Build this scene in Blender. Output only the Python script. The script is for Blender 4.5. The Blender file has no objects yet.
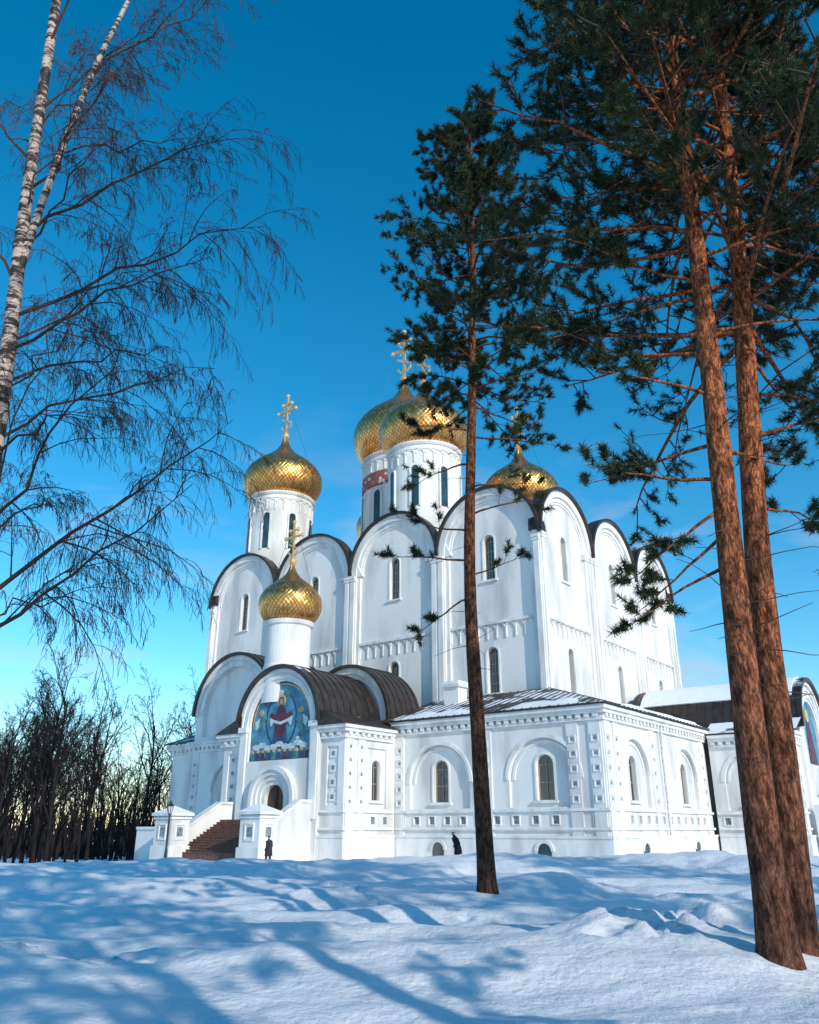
import bpy, math, random
import numpy as np
from mathutils import Vector, geometry
from math import pi, sin, cos, radians
random.seed(7); np.random.seed(7)
scene=bpy.context.scene
# ------------------------------------------------------------------ materials
def nodes_of(m):
    m.use_nodes=True; return m.node_tree.nodes, m.node_tree.links
def mat(name,c1,c2=None,rough=.8,metal=0,scale=1.0,stretch=(1,1,1),bump=0.0,bscale=None,bdist=.02,detail=5,ramp=(.35,.65),spec=.5,coord='Object'):
    m=bpy.data.materials.new(name); N,L=nodes_of(m)
    b=N['Principled BSDF']; b.inputs['Roughness'].default_value=rough; b.inputs['Metallic'].default_value=metal
    b.inputs['Specular IOR Level'].default_value=spec
    if c2 is None: c2=c1
    tc=N.new('ShaderNodeTexCoord'); mp=N.new('ShaderNodeMapping'); mp.inputs['Scale'].default_value=stretch
    L.new(tc.outputs[coord],mp.inputs[0])
    no=N.new('ShaderNodeTexNoise'); no.inputs['Scale'].default_value=scale; no.inputs['Detail'].default_value=detail
    L.new(mp.outputs[0],no.inputs['Vector'])
    cr=N.new('ShaderNodeValToRGB'); cr.color_ramp.elements[0].position=ramp[0]; cr.color_ramp.elements[1].position=ramp[1]
    cr.color_ramp.elements[0].color=(*c1,1); cr.color_ramp.elements[1].color=(*c2,1)
    L.new(no.outputs[0],cr.inputs[0]); L.new(cr.outputs[0],b.inputs['Base Color'])
    if bump>0:
        n2=N.new('ShaderNodeTexNoise'); n2.inputs['Scale'].default_value=bscale or scale*4; n2.inputs['Detail'].default_value=4
        L.new(mp.outputs[0],n2.inputs['Vector'])
        bp=N.new('ShaderNodeBump'); bp.inputs['Strength'].default_value=bump; bp.inputs['Distance'].default_value=bdist
        L.new(n2.outputs[0],bp.inputs['Height']); L.new(bp.outputs[0],b.inputs['Normal'])
    return m
M={}
M['stucco']=mat('white_stucco',(.54,.54,.54),(.80,.80,.79),rough=.85,scale=.45,stretch=(1,1,.28),bump=.4,bscale=7,bdist=.04,detail=8,ramp=(.34,.54))
M['trim']=mat('white_trim',(.60,.60,.60),(.82,.82,.81),rough=.8,scale=1.2,stretch=(1,1,.3),bump=.25,bscale=12,ramp=(.32,.6))
M['glass']=mat('window_glass',(.012,.03,.04),(.03,.07,.085),rough=.08,scale=.8,spec=1.0)
M['frame']=mat('window_frame',(.28,.2,.14),(.36,.27,.2),rough=.6)
M['door']=mat('door_wood',(.05,.025,.015),(.09,.045,.025),rough=.6,scale=3,stretch=(1,1,.2))
M['tile']=mat('glazed_tile',(.10,.15,.19),(.30,.34,.36),rough=.3,scale=6)
M['step']=mat('granite_steps',(.10,.05,.04),(.18,.10,.08),rough=.8,scale=5,bump=.3)
M['iron']=mat('black_iron',(.012,.012,.014),(.03,.03,.03),rough=.5)
M['lamp']=mat('lamp_glass',(.5,.5,.45),(.6,.6,.55),rough=.2)
M['needle']=mat('pine_needles',(.012,.026,.012),(.050,.066,.022),rough=.6,scale=.9,detail=3,spec=.3)
M['twig']=mat('dark_twigs',(.035,.022,.017),(.075,.045,.032),rough=.85,scale=3)
M['birchtwig']=mat('birch_twigs',(.035,.02,.018),(.085,.045,.038),rough=.85,scale=2)
M['fartree']=mat('far_bark',(.012,.011,.013),(.030,.025,.025),rough=.95,scale=.4,spec=.1)
M['m_blue']=mat('mural_blue',(.03,.15,.27),(.10,.33,.45),rough=.5,scale=1.3)
M['m_red']=mat('mural_red',(.06,.012,.03),(.13,.03,.05),rough=.5,scale=2)
M['m_gold']=mat('mural_gold',(.5,.3,.06),(.75,.5,.15),rough=.4,scale=3)
M['m_white']=mat('mural_white',(.35,.48,.56),(.62,.70,.72),rough=.5,scale=3)
M['m_skin']=mat('mural_skin',(.4,.24,.15),(.5,.3,.2),rough=.5)
M['m_green']=mat('mural_green',(.03,.14,.16),(.10,.24,.24),rough=.5,scale=3)
M['m_dark']=mat('mural_navy',(.015,.04,.10),(.03,.09,.19),rough=.5,scale=3)

def roofmat(name,snow_lo,snow_hi):
    m=mat(name,(.030,.022,.021),(.065,.048,.042),rough=.45,scale=1.5,metal=.25)
    N,L=m.node_tree.nodes,m.node_tree.links; b=N['Principled BSDF']
    cr=[n for n in N if n.type=='VALTORGB'][0]
    tc=[n for n in N if n.type=='TEX_COORD'][0]
    no=N.new('ShaderNodeTexNoise'); no.inputs['Scale'].default_value=.32; no.inputs['Detail'].default_value=7; no.inputs['Roughness'].default_value=.6
    L.new(tc.outputs['Object'],no.inputs['Vector'])
    r=N.new('ShaderNodeValToRGB'); r.color_ramp.elements[0].position=snow_lo; r.color_ramp.elements[1].position=snow_hi
    L.new(no.outputs[0],r.inputs[0])
    g=N.new('ShaderNodeNewGeometry'); sx=N.new('ShaderNodeSeparateXYZ'); L.new(g.outputs['Normal'],sx.inputs[0])
    mr=N.new('ShaderNodeMapRange'); mr.inputs[1].default_value=.75; mr.inputs[2].default_value=.9; L.new(sx.outputs[2],mr.inputs[0])
    mu=N.new('ShaderNodeMath'); mu.operation='MULTIPLY'; L.new(r.outputs[0],mu.inputs[0]); L.new(mr.outputs[0],mu.inputs[1])
    mx=N.new('ShaderNodeMix'); mx.data_type='RGBA'; L.new(mu.outputs[0],mx.inputs[0]); L.new(cr.outputs[0],mx.inputs[6]); mx.inputs[7].default_value=(.85,.87,.9,1)
    L.new(mx.outputs[2],b.inputs['Base Color'])
    m2=N.new('ShaderNodeMapRange'); m2.inputs[3].default_value=.42; m2.inputs[4].default_value=.85; L.new(mu.outputs[0],m2.inputs[0]); L.new(m2.outputs[0],b.inputs['Roughness'])
    m3=N.new('ShaderNodeMapRange'); m3.inputs[3].default_value=.3; m3.inputs[4].default_value=0; L.new(mu.outputs[0],m3.inputs[0]); L.new(m3.outputs[0],b.inputs['Metallic'])
    bp=N.new('ShaderNodeBump'); bp.inputs['Distance'].default_value=.12; bp.inputs['Strength'].default_value=.8
    L.new(mu.outputs[0],bp.inputs['Height']); L.new(bp.outputs[0],b.inputs['Normal'])
    return m
M['roof']=roofmat('metal_roof',.49,.52)
M['roofdry']=roofmat('metal_roof_dry',.58,.62)
M['roofsnow']=roofmat('snowy_roof',.36,.42)
M['capsnow']=mat('cap_snow',(.8,.83,.88),(.87,.89,.92),rough=.8,scale=2,bump=.4)

def goldmat():
    m=bpy.data.materials.new('gilded_scales'); N,L=nodes_of(m); b=N['Principled BSDF']
    b.inputs['Metallic'].default_value=.93
    uv=N.new('ShaderNodeUVMap'); s=N.new('ShaderNodeSeparateXYZ'); L.new(uv.outputs[0],s.inputs[0])
    def math_(op,a,bb=None):
        n=N.new('ShaderNodeMath'); n.operation=op
        for i,v in enumerate((a,bb)):
            if v is None: continue
            if isinstance(v,(int,float)): n.inputs[i].default_value=v
            else: L.new(v,n.inputs[i])
        return n.outputs[0]
    p=math_('ADD',s.outputs[0],s.outputs[1]); q=math_('SUBTRACT',s.outputs[0],s.outputs[1])
    fp=math_('FRACT',p); fq=math_('FRACT',q)
    h=math_('MINIMUM',math_('MINIMUM',fp,math_('SUBTRACT',1,fp)),math_('MINIMUM',fq,math_('SUBTRACT',1,fq)))
    h=math_('MINIMUM',math_('MULTIPLY',h,6),1)
    cx=N.new('ShaderNodeCombineXYZ'); L.new(math_('FLOOR',p),cx.inputs[0]); L.new(math_('FLOOR',q),cx.inputs[1])
    wn=N.new('ShaderNodeTexWhiteNoise'); wn.noise_dimensions='3D'; L.new(cx.outputs[0],wn.inputs['Vector'])
    cr=N.new('ShaderNodeValToRGB'); cr.color_ramp.elements[0].color=(.74,.33,.09,1); cr.color_ramp.elements[1].color=(1.0,.56,.20,1)
    L.new(wn.outputs[0],cr.inputs[0])
    mx=N.new('ShaderNodeMix'); mx.data_type='RGBA'; L.new(h,mx.inputs[0]); mx.inputs[6].default_value=(.30,.12,.03,1); L.new(cr.outputs[0],mx.inputs[7])
    L.new(mx.outputs[2],b.inputs['Base Color'])
    r=N.new('ShaderNodeMapRange'); r.inputs[3].default_value=.22; r.inputs[4].default_value=.38; L.new(wn.outputs[0],r.inputs[0]); L.new(r.outputs[0],b.inputs['Roughness'])
    hh=math_('ADD',h,math_('MULTIPLY',math_('MULTIPLY',fp,wn.outputs[0]),.6))
    bp=N.new('ShaderNodeBump'); bp.inputs['Distance'].default_value=.04; bp.inputs['Strength'].default_value=.5; L.new(hh,bp.inputs['Height']); L.new(bp.outputs[0],b.inputs['Normal'])
    return m
M['gold']=goldmat()
M['goldp']=mat('gold_cross',(.85,.5,.2),(.95,.6,.28),rough=.3,metal=.45)
def bandmat():
    m=bpy.data.materials.new('painted_frieze'); N,L=nodes_of(m); b=N['Principled BSDF']
    tc=N.new('ShaderNodeTexCoord'); v=N.new('ShaderNodeTexVoronoi'); v.inputs['Scale'].default_value=1.6; L.new(tc.outputs['Object'],v.inputs['Vector'])
    cr=N.new('ShaderNodeValToRGB'); e=cr.color_ramp.elements; e[0].color=(.65,.6,.55,1); e[0].position=.30; e[1].color=(.30,.10,.08,1); e[1].position=.42
    L.new(v.outputs['Distance'],cr.inputs[0]); L.new(cr.outputs[0],b.inputs['Base Color']); b.inputs['Roughness'].default_value=.6
    return m
M['band']=bandmat()
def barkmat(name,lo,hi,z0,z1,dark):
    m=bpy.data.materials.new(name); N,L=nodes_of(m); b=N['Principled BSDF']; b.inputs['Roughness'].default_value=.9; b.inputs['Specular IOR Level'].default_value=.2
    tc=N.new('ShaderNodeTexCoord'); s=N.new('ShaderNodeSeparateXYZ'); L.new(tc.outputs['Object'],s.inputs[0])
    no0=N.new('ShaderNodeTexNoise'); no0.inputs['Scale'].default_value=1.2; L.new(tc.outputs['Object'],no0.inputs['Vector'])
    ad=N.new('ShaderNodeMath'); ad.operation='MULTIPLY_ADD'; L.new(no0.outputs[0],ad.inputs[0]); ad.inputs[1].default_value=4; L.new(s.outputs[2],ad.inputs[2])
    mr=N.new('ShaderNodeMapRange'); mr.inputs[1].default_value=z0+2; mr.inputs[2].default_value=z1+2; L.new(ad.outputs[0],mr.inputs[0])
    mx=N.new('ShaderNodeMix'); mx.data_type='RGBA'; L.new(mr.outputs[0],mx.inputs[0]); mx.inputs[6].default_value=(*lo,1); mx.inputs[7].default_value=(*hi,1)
    mp=N.new('ShaderNodeMapping'); mp.inputs['Scale'].default_value=(1,1,.3); L.new(tc.outputs['Object'],mp.inputs[0])
    n1=N.new('ShaderNodeTexNoise'); n1.inputs['Scale'].default_value=13; n1.inputs['Detail'].default_value=7; n1.inputs['Roughness'].default_value=.62; L.new(mp.outputs[0],n1.inputs['Vector'])
    n2=N.new('ShaderNodeTexNoise'); n2.inputs['Scale'].default_value=5; n2.inputs['Detail'].default_value=4; n2.inputs['Distortion'].default_value=1.5; L.new(mp.outputs[0],n2.inputs['Vector'])
    v=N.new('ShaderNodeTexVoronoi'); v.inputs['Scale'].default_value=22; v.feature='DISTANCE_TO_EDGE'
    vm=N.new('ShaderNodeMix'); vm.data_type='VECTOR'; vm.inputs[0].default_value=.2; L.new(mp.outputs[0],vm.inputs[4]); L.new(n2.outputs['Color'],vm.inputs[5]); L.new(vm.outputs[1],v.inputs['Vector'])
    r=N.new('ShaderNodeMapRange'); r.inputs[1].default_value=0; r.inputs[2].default_value=.2; r.inputs[3].default_value=.1; L.new(v.outputs[0],r.inputs[0])
    m2=N.new('ShaderNodeMix'); m2.data_type='RGBA'; L.new(r.outputs[0],m2.inputs[0]); m2.inputs[6].default_value=(*dark,1); L.new(mx.outputs[2],m2.inputs[7])
    m3=N.new('ShaderNodeMix'); m3.data_type='RGBA'; m3.blend_type='MULTIPLY'; m3.inputs[0].default_value=.9; L.new(m2.outputs[2],m3.inputs[6])
    cr=N.new('ShaderNodeValToRGB'); cr.color_ramp.elements[0].position=.38; cr.color_ramp.elements[0].color=(.2,.17,.17,1); cr.color_ramp.elements[1].position=.6; cr.color_ramp.elements[1].color=(1.3,1.25,1.2,1)
    L.new(n1.outputs[0],cr.inputs[0]); L.new(cr.outputs[0],m3.inputs[7]); L.new(m3.outputs[2],b.inputs['Base Color'])
    bp=N.new('ShaderNodeBump'); bp.inputs['Distance'].default_value=.05; bp.inputs['Strength'].default_value=1; L.new(n1.outputs[0],bp.inputs['Height']); L.new(bp.outputs[0],b.inputs['Normal'])
    return m
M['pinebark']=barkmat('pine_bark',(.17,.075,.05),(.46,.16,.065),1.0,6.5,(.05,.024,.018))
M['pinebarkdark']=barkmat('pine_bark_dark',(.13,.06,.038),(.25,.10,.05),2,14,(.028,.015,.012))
def birchmat():
    m=bpy.data.materials.new('birch_bark'); N,L=nodes_of(m); b=N['Principled BSDF']; b.inputs['Roughness'].default_value=.7
    tc=N.new('ShaderNodeTexCoord'); mp=N.new('ShaderNodeMapping'); mp.inputs['Scale'].default_value=(2.6,2.6,9); L.new(tc.outputs['Object'],mp.inputs[0])
    n=N.new('ShaderNodeTexNoise'); n.inputs['Scale'].default_value=1.3; n.inputs['Detail'].default_value=7; n.inputs['Roughness'].default_value=.65; L.new(mp.outputs[0],n.inputs['Vector'])
    cr=N.new('ShaderNodeValToRGB'); e=cr.color_ramp.elements; e[0].position=.46; e[0].color=(.03,.02,.018,1); e[1].position=.54; e[1].color=(.52,.42,.37,1)
    L.new(n.outputs[0],cr.inputs[0]); L.new(cr.outputs[0],b.inputs['Base Color']); return m
M['birch']=birchmat()
def snowmat():
    m=bpy.data.materials.new('snow'); N,L=nodes_of(m); b=N['Principled BSDF']; b.inputs['Roughness'].default_value=.55; b.inputs['Specular IOR Level'].default_value=.3
    tc=N.new('ShaderNodeTexCoord')
    n=N.new('ShaderNodeTexNoise'); n.inputs['Scale'].default_value=.25; n.inputs['Detail'].default_value=5; L.new(tc.outputs['Object'],n.inputs['Vector'])
    cr=N.new('ShaderNodeValToRGB'); e=cr.color_ramp.elements; e[0].position=.3; e[0].color=(.66,.71,.79,1); e[1].position=.6; e[1].color=(.80,.82,.87,1)
    L.new(n.outputs[0],cr.inputs[0]); L.new(cr.outputs[0],b.inputs['Base Color'])
    prev=None
    for sc,d,st in ((2.2,.11,.6),(11,.035,.7),(55,.012,.8)):
        k=N.new('ShaderNodeTexNoise'); k.inputs['Scale'].default_value=sc; k.inputs['Detail'].default_value=3; L.new(tc.outputs['Object'],k.inputs['Vector'])
        bp=N.new('ShaderNodeBump'); bp.inputs['Distance'].default_value=d; bp.inputs['Strength'].default_value=st; L.new(k.outputs[0],bp.inputs['Height'])
        if prev: L.new(prev,bp.inputs['Normal'])
        prev=bp.outputs[0]
    L.new(prev,b.inputs['Normal']); return m
M['snow']=snowmat()

# ------------------------------------------------------------------ mesh helpers
def link(o,parent=None):
    scene.collection.objects.link(o)
    if parent: o.parent=parent
    return o
def empty(name,loc=(0,0,0),rz=0):
    e=bpy.data.objects.new(name,None); e.location=loc; e.rotation_euler=(0,0,rz); e.empty_display_size=.5
    return link(e)
class MB:
    def __init__(s): s.v=[]; s.f=[]; s.t={}
    def add(s,vs,fs):
        o=len(s.v); s.v.extend(vs); s.f.extend([tuple(i+o for i in f) for f in fs])
    def flush(s):
        for (k,n),lst in s.t.items():
            P=np.array([a for a,_ in lst],float); R=np.array([b for _,b in lst],float)
            m=len(lst); D=np.empty_like(P); D[:,1:-1]=P[:,2:]-P[:,:-2]; D[:,0]=P[:,1]-P[:,0]; D[:,-1]=P[:,-1]-P[:,-2]
            D/=np.linalg.norm(D,axis=2,keepdims=True)+1e-9
            ref=np.array((.31,.17,.93)); ref=np.where(np.abs(D@ref)[...,None]<.93,ref,np.array((1.,.1,0)))
            if n>=8: ref=np.broadcast_to(np.array((1.,.05,0)),D.shape)
            a=np.cross(D,ref); a/=np.linalg.norm(a,axis=2,keepdims=True)+1e-9; b=np.cross(D,a)
            th=2*pi*np.arange(n)/n
            V=P[:,:,None,:]+R[:,:,None,None]*(np.cos(th)[None,None,:,None]*a[:,:,None,:]+np.sin(th)[None,None,:,None]*b[:,:,None,:])
            o=len(s.v); s.v.extend(map(tuple,V.reshape(-1,3).tolist()))
            ii,jj=np.meshgrid(np.arange(k-1),np.arange(n),indexing='ij')
            base=np.stack([ii*n+jj,ii*n+(jj+1)%n,(ii+1)*n+(jj+1)%n,(ii+1)*n+jj],-1).reshape(-1,4)
            F=(base[None]+(o+np.arange(m)*k*n)[:,None,None]).reshape(-1,4)
            s.f.extend(map(tuple,F.tolist()))
        s.t={}
    def obj(s,name,m,parent=None,smooth=False,recalc=True):
        s.flush()
        me=bpy.data.meshes.new(name); me.from_pydata(s.v,[],s.f); me.materials.append(m)
        if recalc:
            import bmesh
            bm=bmesh.new(); bm.from_mesh(me); bmesh.ops.recalc_face_normals(bm,faces=bm.faces); bm.to_mesh(me); bm.free()
        if smooth: me.shade_smooth()
        me.update()
        return link(bpy.data.objects.new(name,me),parent)
def box(mb,F,u0,u1,n0,n1,z0,z1):
    P=[F(u,n,z) for z in (z0,z1) for n in (n0,n1) for u in (u0,u1)]
    mb.add(P,[(0,1,3,2),(4,6,7,5),(0,4,5,1),(2,3,7,6),(0,2,6,4),(1,5,7,3)])
def prism(mb,F,pts,n0,n1):
    k=len(pts); P=[F(u,n0,z) for u,z in pts]+[F(u,n1,z) for u,z in pts]
    mb.add(P,[tuple(range(k)),tuple(range(2*k-1,k-1,-1))]+[(i,(i+1)%k,k+(i+1)%k,k+i) for i in range(k)])
def ring(mb,F,uc,zc,r0,r1,n0,n1,a0=0,a1=pi,seg=28):
    P=[];Fa=[]
    for i in range(seg+1):
        a=a0+(a1-a0)*i/seg; c,s=cos(a),sin(a)
        P+=[F(uc+r0*c,n0,zc+r0*s),F(uc+r1*c,n0,zc+r1*s),F(uc+r1*c,n1,zc+r1*s),F(uc+r0*c,n1,zc+r0*s)]
        if i:
            o=(i-1)*4
            for j in range(4): Fa.append((o+j,o+(j+1)%4,o+4+(j+1)%4,o+4+j))
    Fa+=[(0,1,2,3),(seg*4+3,seg*4+2,seg*4+1,seg*4)]
    mb.add(P,Fa)
def archp(uc,w,z0,zs,seg=16):
    r=w/2; return [(uc-r,z0),(uc+r,z0)]+[(uc+r*cos(pi*i/seg),zs+r*sin(pi*i/seg)) for i in range(seg+1)]
def rect(u0,u1,z0,z1): return [(u0,z0),(u1,z0),(u1,z1),(u0,z1)]
def ell(uc,zc,a,b,seg=20): return [(uc+a*cos(2*pi*i/seg),zc+b*sin(2*pi*i/seg)) for i in range(seg)]
def panel(mb,F,outer,holes,n,depth):
    polys=[[Vector((u,z,0)) for u,z in p] for p in [outer]+holes]
    flat=[p for q in polys for p in q]
    tris=geometry.tessellate_polygon(polys)
    mb.add([F(p.x,n,p.y) for p in flat],[tuple(t) for t in tris])
    for h in holes:
        k=len(h); mb.add([F(u,n,z) for u,z in h]+[F(u,n-depth,z) for u,z in h],[(i,(i+1)%k,k+(i+1)%k,k+i) for i in range(k)])
def flat(mb,F,pts,n): mb.add([F(u,n,z) for u,z in pts],[tuple(range(len(pts)))])
def tube(mb,P,R,n=6):
    mb.t.setdefault((len(P),n),[]).append(([tuple(p) for p in P],list(R)))

# ------------------------------------------------------------------ ground
def vnoise(x,y,seed=0):
    xi=np.floor(x).astype(np.int64); yi=np.floor(y).astype(np.int64); fx=x-xi; fy=y-yi
    def h(a,b):
        n=(a*374761393+b*668265263+seed*982451653)&0x7fffffff
        n=((n^(n>>13))*1274126177)&0x7fffffff
        return ((n^(n>>16))&0xffff)/65535.0
    u=fx*fx*fx*(fx*(fx*6-15)+10); v=fy*fy*fy*(fy*(fy*6-15)+10)
    return (h(xi,yi)*(1-u)+h(xi+1,yi)*u)*(1-v)+(h(xi,yi+1)*(1-u)+h(xi+1,yi+1)*u)*v-.5
def sst(a,b,x):
    t=np.clip((x-a)/(b-a),0,1); return t*t*(3-2*t)
rs=np.random.RandomState(3)
prints=[]
px,py=-6.6,10.6
for i in range(9):
    px+=.42+rs.uniform(-.08,.08); py+=.10+rs.uniform(-.08,.1)
    prints.append((px,py+(0.12 if i%2 else -.12),.12+rs.uniform(0,.03)))
for i in range(22): prints.append((rs.uniform(-5.2,-3.6),rs.uniform(11.0,12.4),rs.uniform(.1,.19)))
for i in range(34): prints.append((rs.uniform(2.4,4.3),rs.uniform(11.6,14.2),rs.uniform(.12,.24)))
for i in range(40):
    prints.append((3.5-i*.28+rs.uniform(-.1,.1),15+i*.5+(.13 if i%2 else -.13),.15))
def height(x,y):
    x=np.asarray(x,float); y=np.asarray(y,float)
    near=1-sst(48,56,y)*.95
    wx=x+2.5*vnoise(x*.2,y*.2,5); wy=y+2*vnoise(x*.15,y*.2,6)
    z=.55*vnoise(wx*.09,wy*.16,1)+.44*vnoise(wx*.28,wy*.5,2)+.19*vnoise(wx*.7,wy*1.2,3)+.055*vnoise(wx*1.7,wy*2.6,4)+.022*vnoise(wx*5,wy*6,7)+.011*vnoise(x*10,y*10,8)
    z=z*near*sst(2,10,y+0*x)
    w=sst(-30,-20,x)*(1-sst(24,34,x))
    ridge=(.06+.16*w+.24*vnoise(x*.25,y*.1,9)+.22*vnoise(x*.9,y*.5,12))*np.exp(-((y-38-3*vnoise(x*.12,0*y,10)-.05*x)/4.5)**2)
    ridge2=(.26+.25*vnoise(x*.5,y*.3,15))*np.exp(-((y-27-.16*x-2*vnoise(x*.2,0*y,14))/2.3)**2)
    ridge3=.34*np.exp(-((y-13.4-.35*(x-3.5))/.9)**2)*sst(1.0,3.2,x)*(1+.8*vnoise(x*1.5,y*1.5,16))
    ridge4=(.15+.12*vnoise(x*.5,y*.4,19))*np.exp(-((y-19+.12*x-1.5*vnoise(x*.25,0*y,18))/1.5)**2)
    low=-.55*sst(42,47,y)
    fall=-4.0*sst(55,125,y)*sst(14,34,-x)-3.0*sst(110,160,y)*(1-sst(14,34,-x))
    z=z+ridge+ridge2+ridge3+ridge4+low+fall
    for (a,b,r) in prints:
        m=(np.abs(x-a)<r*4)&(np.abs(y-b)<r*5)
        if not m.any(): continue
        d2=((x[m]-a)**2+((y[m]-b)*.8)**2)/(r*r)
        z[m]+=-.085*np.exp(-d2*d2)+.028*np.exp(-(np.sqrt(d2)-1.5)**2*4)
    return z
def hz(x,y): return float(height(np.array([x]),np.array([y]))[0])
ys=[-60,-30,-15,-8,-3,0,3,5]; y=7.
while y<4000:
    ys.append(y); y+=max(.075,y*.0085 if y<70 else y*.04)
xs=[]; x=0.
while x<4000:
    xs.append(x); x+=max(.085,x*.016 if x<70 else x*.05)
xs=np.array([-a for a in xs[:0:-1]]+xs); ys=np.array(ys)
GX,GY=np.meshgrid(xs,ys); GZ=height(GX,GY)
nx,ny=len(xs),len(ys)
V=np.stack([GX.ravel(),GY.ravel(),GZ.ravel()],1)
idx=np.arange(nx*ny).reshape(ny,nx)
Q=np.stack([idx[:-1,:-1],idx[:-1,1:],idx[1:,1:],idx[1:,:-1]],-1).reshape(-1,4)
def npmesh(name,V,Fc,m,parent=None,smooth=False):
    me=bpy.data.meshes.new(name); k=Fc.shape[1]
    me.vertices.add(len(V)); me.vertices.foreach_set('co',V.astype(np.float32).ravel())
    me.loops.add(Fc.size); me.loops.foreach_set('vertex_index',Fc.astype(np.int32).ravel())
    me.polygons.add(len(Fc)); me.polygons.foreach_set('loop_start',np.arange(0,Fc.size,k,dtype=np.int32)); me.polygons.foreach_set('loop_total',np.full(len(Fc),k,np.int32))
    me.update(calc_edges=True); me.validate()
    me.materials.append(m)
    if smooth: me.shade_smooth()
    return link(bpy.data.objects.new(name,me),parent)
npmesh('snow_ground',V,Q,M['snow'],smooth=True)

# ------------------------------------------------------------------ cathedral
cath=empty('orthodox_cathedral',(12.7,55,0),radians(-37.5))
W=MB();T=MB();G=MB();FR=MB();TI=MB();R=MB();RD=MB();RS=MB();CS=MB();DO=MB()
def FW(y0): return lambda u,n,z:(u,y0-n,z)
def FS(x0): return lambda u,n,z:(x0+n,u,z)
def FN(x0): return lambda u,n,z:(x0-n,u,z)
def FE(y0): return lambda u,n,z:(u,y0+n,z)
ZB=-1.5
def window(F,uc,w,z0,zs,n,depth=.3,trim=.14,proud=.07):
    h=archp(uc,w,z0,zs)
    flat(G,F,h,n-depth)
    r=w/2; nd=n-depth
    box(FR,F,uc-.035,uc+.035,nd+.01,nd+.06,z0+.02,zs+r-.04)
    k=max(2,int((zs-z0)/.8))
    for i in range(1,k+1):
        zz=z0+(zs-z0)*i/k
        box(FR,F,uc-r+.02,uc+r-.02,nd+.012,nd+.055,zz-.03,zz+.03)
    ring(FR,F,uc,zs,r-.09,r-.005,nd+.005,nd+.07,seg=14)
    for sgn in (-1,1):
        a,b=sorted((uc+sgn*(r-.09),uc+sgn*(r-.005))); box(FR,F,a,b,nd+.005,nd+.07,z0+.01,zs)
        a,b=sorted((uc+sgn*(r+.03),uc+sgn*(r+.03+trim))); box(T,F,a,b,n-.05,n+proud,z0,zs)
    ring(T,F,uc,zs,r+.03,r+.03+trim,n-.05,n+proud,seg=16)
    box(T,F,uc-r-.3,uc+r+.3,n-.05,n+proud+.12,z0-.2,z0-.03)
    return h
X0,X1,Y0,Y1=-51.35,-7.85,7.85,38.85
def seams(mb,F,uc,zc,r,n0,n1,step=.75):
    n=n0+.3
    while n<n1:
        ring(mb,F,uc,zc,r-.02,r+.05,n,n+.05,seg=30); n+=step
def main_bay(F,u0,u1,wins,z0=ZB):
    bw=u1-u0; uc=(u0+u1)/2; ro=bw/2-.1; ri=bw/2-.75; zs=31-ro
    hs=[window(F,uc+du,w,a,b-w/2,-.42,depth=.45) for (du,w,a,b) in wins]
    panel(W,F,archp(uc,2*ri,z0,zs,28),hs,-.42,.45)
    box(W,F,u0,u0+.75,-.7,0,z0,zs); box(W,F,u1-.75,u1,-.7,0,z0,zs)
    ring(T,F,uc,zs,ri,ro,-.7,.02)
    ring(T,F,uc,zs,ri-.4,ri,-.6,-.2)
    ring(T,F,uc,zs,ri-.62,ri-.4,-.6,-.32)
    for a,b in ((u0+.75,u0+1.15),(u1-1.15,u1-.75)): box(T,F,a,b,-.6,-.2,z0,zs)
    for a,b in ((u0+.12,u0+.62),(u1-.62,u1-.12)):
        box(T,F,a,b,-.05,.14,z0,zs-.7)
    for a,b in ((u0+.02,u0+.74),(u1-.74,u1-.02)):
        box(T,F,a,b,-.05,.2,zs-.7,zs-.45); box(T,F,a-.0,b+.0,-.05,.26,zs-.45,zs-.2)
    box(T,F,u0+1.15,u1-1.15,-.5,-.22,18.3,18.55)
    k=9
    for i in range(k):
        cu=u0+1.15+(bw-2.3)*(i+.5)/k; rr=(bw-2.3)/k/2
        ring(T,F,cu,17.9,rr-.12,rr-.01,-.5,-.3,seg=8)
        box(T,F,cu-rr+.0,cu-rr+.1,-.5,-.31,17.0,17.9)
    ring(RD,F,uc,zs,ro+.004,ro+.26,-.72,.3)
    ring(RD,F,uc,zs,ro-1.1,ro-.85,-7.5,-.71,a0=.02,a1=pi-.02)
    ring(RD,F,uc,zs,ro-1.0,ro+.25,-1.0,-.73)
for wi,(F,a,b,nb) in enumerate(((FW(Y0),X0,X1,4),(FS(X1+.004),Y0+.004,Y1,3),(FN(X0-.004),Y0+.004,Y1,3),(FE(Y1),X0,X1,4))):
    bw=(b-a)/nb
    for i in range(nb):
        wins=[(0,1.1,22.4,26.6),(0,1.1,12.4,16.3)]
        if wi in(1,2): wins=[(0,1.0,22.4,26.6),(-0.0,1.0,12.4,16.3)]
        main_bay(F,a+bw*i,a+bw*(i+1),wins)
    for i in range(1,nb):
        u=a+bw*i; prism(W,F,[(u-1.5,25.4),(u+1.5,25.4),(u+.35,27.6),(u-.35,27.6)],-.6,-.08)
I=lambda x,y,z:(x,y,z)
box(RD,I,X0+1.2,X1-1.2,Y0+1.2,Y1-1.2,24,28.2)
box(RD,I,X0+5,X1-5,Y0+5,Y1-5,27.2,30.2)
prof=[(0,.74),(.10,.84),(.25,.93),(.42,.985),(.6,1.0),(.78,.975),(.95,.90),(1.1,.79),(1.23,.66),(1.35,.52),(1.46,.39),(1.57,.28),(1.69,.19),(1.82,.125),(1.97,.08),(2.1,.06)]
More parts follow.
